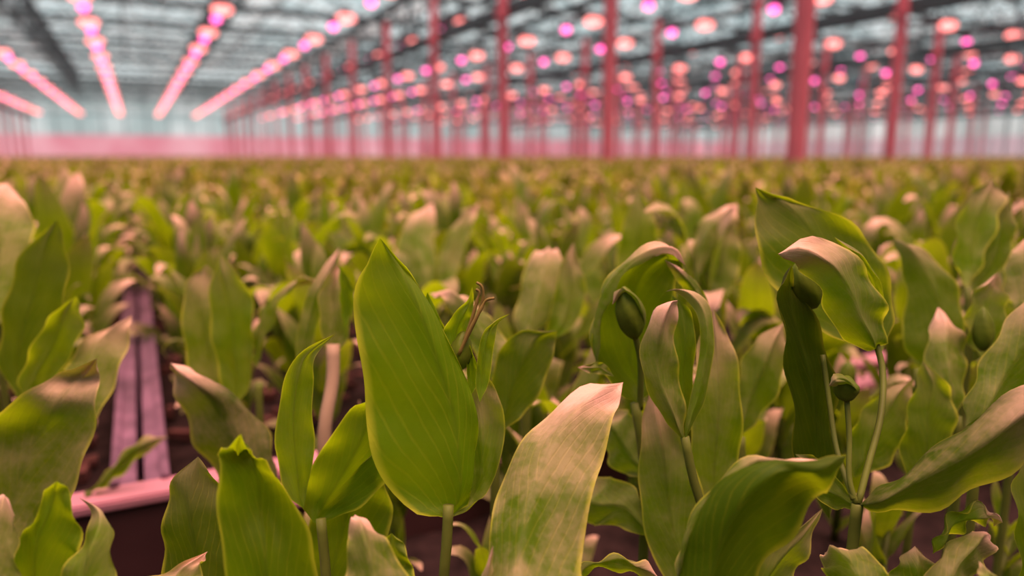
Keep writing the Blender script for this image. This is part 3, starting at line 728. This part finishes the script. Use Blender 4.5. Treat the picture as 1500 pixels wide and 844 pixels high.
# 14 bottom small rosy leaf
P = plant(560, 930, .2, 'short rosy seedling leaf with rounded tip poking up before a lime leaf')
hero_stem(P, [(565, 900, .2), (565, 960, .2)], .002)
HL(P, .19, .212, .002, .003, -.003, (560, 930), [(508, 880, 552, 880, 612, 880), (508, 830, 542, 828, 590, 832), (510, 790, 532, 788, 566, 795), (512, 767, 527, 766, 545, 772)], (520, 754), (.2, 1.0))
HL(P, .222, .222, .002, .002, .002, (560, 930), [(490, 880, 540, 870, 610, 870), (520, 830, 560, 820, 604, 830), (548, 798, 572, 795, 594, 802)], (574, 781), (.6, .1))
# 15 green leaf right of main
P = plant(730, 690, .31, 'deep green seedling with a slanting squared-off leaf behind the curly bud')
hero_stem(P, [(725, 640, .31), (725, 700, .31)], .002)
HL(P, .31, .315, .002, .004, .004, (722, 640), [(715, 595, 738, 605, 755, 617), (722, 545, 752, 558, 783, 588), (735, 508, 768, 520, 802, 548), (762, 486, 788, 492, 812, 508)], (817, 484), (.1, .15, .55))
HL(P, .335, .37, .002, .002, -.001, (715, 560), [(690, 510, 720, 515, 750, 520), (670, 470, 690, 462, 720, 470), (645, 440, 665, 436, 690, 444)], (628, 430), (.4, 1.0))
P = plant(800, 560, .42, 'soft seedling with a rounded rosy cap leaf over a yellow-green stem')
hero_stem(P, [(775, 500, .42), (770, 560, .42)], .003)
HL(P, .42, .48, .006, .006, -.004, (768, 500), [(752, 470, 778, 465, 805, 468), (762, 430, 790, 425, 822, 425), (768, 395, 798, 390, 828, 390), (785, 372, 802, 370, 818, 372)], (804, 364), (.5, 1.0))
HL(P, .43, .44, .0, .0, .003, (790, 510), [(800, 480, 820, 480, 838, 480), (812, 430, 835, 430, 858, 430), (822, 385, 836, 385, 850, 390)], (840, 355), (.8, .7))
# 17 arching leaf with bud
P = plant(935, 700, .295, 'arching seedling curling its thick pale-rimmed leaf around a dark drooping bud')
hero_stem(P, [(930, 590, .296), (940, 650, .296), (945, 720, .296)], .002)
HL(P, .296, .300, -.006, .004, .007, (935, 592), [(902, 572, 932, 565, 962, 566), (876, 540, 918, 530, 972, 530), (867, 498, 918, 490, 978, 495), (873, 450, 922, 442, 984, 450), (893, 408, 938, 400, 990, 418), (924, 376, 958, 378, 996, 396), (962, 362, 980, 368, 1000, 388)], (1003, 384), (.2, .05, .3))
HL(P, .292, .288, .004, -.002, -.002, (876, 545), [(868, 510, 872, 508, 878, 510), (870, 470, 876, 468, 884, 470), (882, 428, 890, 426, 900, 430), (906, 390, 914, 392, 924, 398), (942, 364, 950, 370, 956, 378), (978, 358, 983, 368, 986, 378)], (1004, 388), (.9, .95), name='rolled_margin', label='rolled rosy-cream margin')
HL(P, .300, .29, .003, .002, -.001, (1034, 470), [(1018, 450, 1028, 445, 1038, 445), (1000, 422, 1012, 415, 1024, 418), (986, 402, 994, 396, 1004, 398)], (973, 380), (.3, 1.0))
bud(P, (922, 458), .284, (-.25, 1, .2), .021, .0058)
HL(P, .284, .282, .001, .001, -.004, (945, 478), [(934, 460, 940, 455, 946, 460), (918, 436, 928, 432, 938, 440), (902, 428, 912, 424, 922, 428)], (897, 446), (.8, .7))
hero_stem(P, [(928, 482, .285), (938, 530, .29), (938, 600, .296)], .0012, to_soil=False)
HL(P, .285, .28, .0, .0, .0, (900, 552), [(880, 548, 880, 540, 884, 532), (862, 546, 864, 538, 868, 532)], (846, 538), (.4, .9))
# 18 ring of two crossing leaves
P = plant(1000, 700, .262, 'seedling whose two leaf tips cross to form an upright oval ring')
hero_stem(P, [(1003, 640, .262), (1015, 700, .263), (1040, 800, .265)], .0016)
HL(P, .262, .258, .001, .003, -.004, (1002, 646), [(972, 615, 985, 612, 1002, 618), (952, 580, 970, 575, 1000, 580), (939, 545, 962, 535, 992, 540), (938, 508, 962, 500, 988, 505), (948, 470, 968, 468, 989, 472), (965, 448, 978, 448, 992, 450)], (993, 440), (.75, .95))
HL(P, .261, .27, .003, .003, .0, (1003, 646), [(1004, 615, 1012, 612, 1020, 612), (1012, 580, 1023, 578, 1034, 580), (1020, 540, 1031, 535, 1042, 535), (1026, 500, 1036, 495, 1046, 495), (1020, 462, 1030, 455, 1040, 452), (1004, 438, 1012, 432, 1022, 430), (988, 428, 994, 425, 1002, 424)], (975, 427), (.7, .65))
HL(P, .270, .272, .002, .002, .0, (1000, 640), [(990, 610, 1002, 605, 1012, 608), (988, 560, 1000, 556, 1014, 560), (986, 510, 1002, 505, 1018, 508), (980, 460, 998, 455, 1012, 458)], (984, 432), (.7, .1))
HL(P, .278, .283, .003, .004, .002, (1005, 880), [(968, 840, 1005, 835, 1040, 835), (944, 780, 985, 775, 1035, 775), (936, 720, 975, 715, 1028, 720), (936, 660, 968, 655, 1010, 660), (942, 610, 960, 605, 985, 615)], (955, 560), (.55, .75))
HL(P, .290, .292, .003, .003, .002, (1050, 760), [(1012, 730, 1045, 730, 1072, 728), (1010, 670, 1045, 670, 1083, 668), (1012, 600, 1050, 600, 1086, 600), (1018, 540, 1050, 540, 1080, 535), (1025, 490, 1045, 490, 1066, 490)], (1045, 452), (.15, .7))
# 21
P = plant(1100, 700, .335, 'green seedling with slanted leaf whose upper edge is broadly rosy')
hero_stem(P, [(1085, 640, .335), (1085, 700, .335)], .002)
HL(P, .335, .345, .002, .004, .0, (1080, 645), [(1078, 590, 1092, 600, 1105, 618), (1084, 535, 1110, 550, 1138, 575), (1105, 498, 1128, 508, 1151, 520)], (1148, 472), (.35, .55))
# 22 front right bright leaf
P = plant(1010, 930, .2, 'front seedling with a broad glossy green leaf bending over to a curled tip')
hero_stem(P, [(1010, 900, .205), (1010, 960, .205)], .002)
HL(P, .205, .2, .003, .004, -.004, (1010, 930), [(990, 880, 1030, 880, 1085, 880), (995, 830, 1045, 820, 1112, 832), (1008, 775, 1062, 765, 1145, 800), (1035, 728, 1090, 722, 1170, 765), (1070, 692, 1125, 695, 1192, 735), (1110, 672, 1160, 684, 1210, 712), (1155, 681, 1188, 686, 1222, 697, .197), (1196, 674, 1213, 680, 1232, 684, .195)], (1240, 668), (.2, .05, .55))
HL(P, .2065, .206, .004, -.001, -.002, (992, 850), [(994, 820, 999, 820, 1004, 822), (1006, 775, 1012, 776, 1018, 780), (1034, 727, 1041, 731, 1048, 738), (1069, 690, 1075, 696, 1082, 702), (1108, 668, 1110, 675, 1114, 681), (1155, 676, 1158, 681, 1162, 685)], (1206, 673), (.5, .95), name='rolled_margin', label='rolled cream margin')
HL(P, .23, .225, .002, .002, .002, (1060, 940), [(1030, 900, 1080, 890, 1130, 880), (1080, 840, 1130, 830, 1170, 830)], (1205, 745), (.3, .4))
# 23 long reclining leaf and bud stalks
P = plant(1250, 900, .24, 'forked seedling with a long reclining beige leaf, small round bud and hooded top')
hero_stem(P, [(1256, 738, .238), (1250, 790, .24), (1243, 860, .242)], .0019)
HL(P, .238, .225, .003, .008, -.009, (1258, 740), [(1285, 716, 1292, 728, 1300, 748), (1322, 690, 1335, 706, 1345, 748), (1368, 656, 1385, 676, 1400, 730), (1425, 612, 1440, 640, 1455, 702), (1480, 574, 1495, 604, 1510, 665), (1530, 548, 1545, 580, 1560, 620)], (1600, 560), (.2, 1.15, .5))
HL(P, .238, .255, .0, .004, .002, (1256, 742), [(1238, 748, 1240, 736, 1243, 724), (1212, 742, 1214, 720, 1218, 690), (1190, 720, 1192, 695, 1196, 670)], (1165, 665), (.0, .15))
hero_stem(P, [(1283, 500, .262), (1293, 545, .258), (1290, 610, .250), (1272, 680, .243), (1257, 738, .238)], .0011, 'bud_stalk', False)
hero_stem(P, [(1240, 580, .245), (1244, 640, .243), (1244, 700, .240), (1254, 738, .238)], .0009, 'bud_stalk', False)
hero_stem(P, [(1205, 520, .262), (1215, 590, .258), (1226, 660, .25), (1250, 732, .238)], .0009, 'bud_stalk', False)
bud(P, (1237, 568), .244, (-.7, .5, .3), .0100, .0046, ribs=4)
HL(P, .243, .240, .001, .001, -.004, (1255, 578), [(1248, 560, 1252, 566, 1256, 572), (1232, 548, 1236, 556, 1242, 564), (1220, 550, 1224, 558, 1228, 566)], (1214, 566), (.8, .6), name='sepal')
HL(P, .262, .238, -.002, .004, -.007, (1284, 512), [(1250, 505, 1270, 498, 1294, 490), (1222, 486, 1255, 470, 1296, 462), (1208, 455, 1245, 435, 1288, 432), (1196, 424, 1228, 406, 1268, 400), (1178, 402, 1205, 385, 1240, 366), (1158, 390, 1176, 372, 1200, 350)], (1140, 372), (.35, .75), label='hooded leaf bent over the bud')
HL(P, .270, .262, .004, .0, .002, (1288, 500), [(1285, 470, 1292, 460, 1300, 455), (1270, 420, 1280, 410, 1290, 415), (1245, 385, 1256, 372, 1268, 380)], (1222, 347), (.9, .3))
HL(P, .285, .295, .002, .003, .006, (1292, 515), [(1230, 500, 1270, 480, 1306, 478), (1165, 455, 1240, 430, 1306, 430), (1125, 410, 1210, 375, 1288, 380), (1108, 365, 1180, 335, 1256, 336), (1106, 325, 1150, 305, 1205, 308), (1106, 295, 1126, 290, 1150, 288)], (1107, 274), (.2, .25, .35))
HL(P, .262, .250, .001, .008, .006, (1215, 760), [(1170, 700, 1200, 700, 1232, 700), (1160, 630, 1188, 630, 1220, 630), (1152, 560, 1180, 560, 1222, 560), (1145, 500, 1168, 500, 1206, 500), (1141, 450, 1156, 450, 1180, 450), (1141, 415, 1150, 412, 1164, 420)], (1160, 388), (.0, .05, .95))
bud(P, (1180, 418), .262, (-.4, .8, .2), .018, .0062)
# right group
P = plant(1400, 700, .33, 'seedling with a smooth rosy upright leaf in front of a cupped lime bud leaf')
hero_stem(P, [(1402, 610, .33), (1402, 700, .33)], .002)
HL(P, .325, .35, .003, .003, -.004, (1400, 612), [(1368, 580, 1392, 578, 1410, 578), (1354, 530, 1384, 530, 1413, 530), (1360, 485, 1385, 483, 1408, 490)], (1374, 450), (.4, 1.0))
HL(P, .34, .345, -.003, -.002, .004, (1440, 530), [(1416, 500, 1440, 500, 1462, 498), (1414, 460, 1440, 455, 1474, 455), (1430, 425, 1446, 420, 1470, 425)], (1462, 400), (.9, .8))
bud(P, (1440, 482), .335, (0, 1, 0), .02, .005)
HL(P, .31, .315, .002, .003, .003, (1350, 720), [(1318, 680, 1350, 680, 1385, 680), (1325, 620, 1355, 620, 1398, 620), (1338, 565, 1360, 565, 1390, 570)], (1352, 527), (.2, .3))
HL(P, .32, .325, .002, .002, .002, (1250, 700), [(1240, 650, 1265, 660, 1300, 680), (1260, 605, 1290, 610, 1325, 635), (1292, 572, 1312, 575, 1334, 590)], (1338, 555), (.1, .5))
P = plant(1470, 700, .285, 'seedling with a broad green leaf rimmed beige rising off the photo edge')
hero_stem(P, [(1425, 640, .285), (1425, 720, .285)], .002)
HL(P, .28, .295, .002, .004, -.004, (1414, 625), [(1412, 590, 1440, 595, 1465, 610), (1428, 545, 1470, 550, 1510, 570), (1455, 495, 1500, 500, 1550, 510), (1490, 450, 1520, 455, 1560, 460)], (1540, 410), (.3, .7))
HL(P, .255, .26, .003, .003, .0, (1500, 900), [(1492, 850, 1520, 850, 1560, 850), (1487, 780, 1515, 780, 1560, 780), (1483, 710, 1510, 710, 1550, 710)], (1500, 660), (.3, .2))
P = plant(1350, 640, .37, 'dark seedling with a drooping leaf, dusky outside and soft rosy margin')
hero_stem(P, [(1345, 540, .37), (1345, 640, .37)], .002)
HL(P, .37, .38, .004, .004, -.004, (1365, 545), [(1320, 505, 1365, 500, 1405, 500), (1325, 450, 1370, 445, 1408, 450), (1322, 400, 1352, 392, 1390, 402), (1312, 370, 1330, 366, 1352, 370)], (1308, 350), (.1, .35))
P = plant(1440, 560, .40, 'tall seedling with upright twin leaves, shaded hollow under the rosy tip')
hero_stem(P, [(1418, 420, .40), (1418, 520, .40)], .002)
HL(P, .40, .42, -.003, .003, .005, (1418, 425), [(1400, 400, 1416, 400, 1430, 400), (1396, 360, 1420, 358, 1448, 360), (1404, 315, 1430, 312, 1464, 315), (1425, 280, 1446, 276, 1470, 285)], (1455, 260), (.6, .6))
HL(P, .41, .42, .003, .003, .003, (1420, 430), [(1420, 405, 1440, 400, 1460, 405), (1430, 360, 1460, 355, 1482, 360), (1450, 310, 1470, 310, 1485, 320)], (1478, 280), (.3, .4))
P = plant(1500, 520, .36, 'bluish dusky seedling leaf with rosy crown at the photo edge')
hero_stem(P, [(1500, 440, .36), (1500, 520, .36)], .002)
HL(P, .36, .39, .003, .003, .0, (1490, 460), [(1468, 430, 1500, 430, 1540, 430), (1472, 390, 1505, 385, 1545, 385), (1485, 365, 1510, 360, 1535, 365)], (1515, 345), (.1, .9))
# bottom right low leaves
P = plant(1400, 900, .225, 'low seedling with a cream hooked leaf curling over a rosy blunt leaf')
hero_stem(P, [(1385, 880, .225), (1385, 940, .225)], .002)
HL(P, .238, .235, -.001, .006, .0, (1366, 812), [(1370, 790, 1376, 788, 1384, 790), (1384, 760, 1394, 764, 1406, 772), (1410, 742, 1420, 750, 1430, 762), (1438, 737, 1444, 748, 1448, 762), (1456, 748, 1459, 756, 1461, 764)], (1469, 766), (.9, .8))
HL(P, .215, .235, .002, .004, -.004, (1350, 900), [(1345, 870, 1380, 870, 1420, 870), (1370, 815, 1398, 822, 1425, 840), (1400, 788, 1422, 795, 1445, 820), (1425, 778, 1438, 785, 1452, 802)], (1450, 783), (.2, 1.0))
HL(P, .225, .235, .002, .002, .002, (1335, 900), [(1300, 860, 1335, 860, 1370, 862), (1315, 820, 1340, 816, 1368, 830)], (1340, 800), (.3, .55))
HL(P, .20, .205, .0, .0, .0, (1460, 900), [(1432, 860, 1450, 860, 1468, 862), (1432, 840, 1444, 838, 1456, 844)], (1434, 822), (.9, .5))
P = plant(1250, 900, .215, 'low dark seedling leaf with a thin rosy crest under the reclining leaf')
hero_stem(P, [(1290, 880, .215), (1290, 940, .215)], .002)
HL(P, .215, .235, .004, -.002, -.004, (1310, 880), [(1240, 880, 1265, 850, 1308, 850), (1215, 850, 1245, 825, 1290, 826), (1205, 830, 1228, 812, 1262, 806)], (1208, 810), (.0, .7))
HL(P, .225, .24, .0, .0, .0, (850, 900), [(840, 870, 880, 862, 930, 870), (855, 835, 890, 828, 945, 845)], (960, 850), (.2, .95)) if False else None
P = plant(900, 900, .24, 'low seedling with a thin arched rosy leaf between the beige and glossy ones')
hero_stem(P, [(880, 900, .24), (880, 960, .24)], .002)
HL(P, .235, .245, .004, -.002, -.002, (830, 880), [(845, 850, 848, 842, 852, 836), (870, 838, 875, 828, 880, 820), (910, 838, 915, 828, 920, 820), (945, 850, 950, 842, 952, 832)], (968, 850), (.2, .95))
HL(P, .29, .33, .004, .0, -.002, (960, 790), [(900, 770, 920, 745, 935, 720), (870, 770, 885, 740, 900, 700), (850, 750, 860, 725, 875, 700)], (852, 700), (.5, .6))
HL(P, .31, .34, .004, .0, -.002, (960, 700), [(905, 690, 920, 660, 935, 620), (885, 650, 900, 625, 915, 600)], (880, 620), (.6, .8))
# soft taller seedlings a step behind
P = plant(640, 560, .62, 'soft rosy seedling with two large cupped pale leaves behind the tall pointed one')
hero_stem(P, [(640, 470, .62), (640, 560, .62)], .003)
HL(P, .62, .70, .006, .006, -.004, (630, 440), [(590, 400, 620, 390, 640, 395), (582, 360, 612, 350, 636, 350), (600, 320, 620, 318, 638, 322)], (634, 297), (.4, 1.0))
HL(P, .63, .66, .003, .003, .004, (655, 440), [(640, 395, 655, 390, 675, 385), (652, 350, 672, 340, 690, 340), (675, 318, 685, 312, 698, 315)], (702, 297), (.7, .95))
P = plant(930, 560, .52, 'soft green seedling with a straight sword-like leaf above the arching one')
hero_stem(P, [(930, 440, .52), (930, 560, .52)], .003)
HL(P, .52, .53, .004, .004, .003, (930, 450), [(903, 400, 930, 400, 960, 400), (908, 350, 935, 345, 962, 345), (920, 305, 936, 300, 952, 305)], (935, 278), (.5, .35))
P = plant(1050, 560, .50, 'soft seedling with a wide rosy hooked leaf and dusky hollow')
hero_stem(P, [(1050, 450, .50), (1050, 560, .50)], .003)
HL(P, .50, .54, .006, .002, -.003, (1020, 420), [(1012, 395, 1022, 385, 1035, 385), (1018, 350, 1035, 345, 1055, 350), (1035, 318, 1055, 318, 1078, 325)], (1080, 298), (.3, .95))
HL(P, .51, .53, .004, .004, .004, (1055, 450), [(1032, 410, 1055, 405, 1080, 405), (1038, 360, 1060, 355, 1085, 360)], (1070, 310), (.3, .6))
# leaf lying over the rail
P = plant(190, 760, .45, 'small dark seedling leaf with rosy tip reaching across the mauve rail')
hero_stem(P, [(130, 720, .45), (125, 760, .45)], .002)
HL(P, .45, .46, .004, .0, -.002, (130, 722), [(150, 716, 155, 705, 158, 692), (175, 700, 180, 680, 184, 662), (205, 672, 210, 655, 214, 642)], (246, 640), (.1, .6))
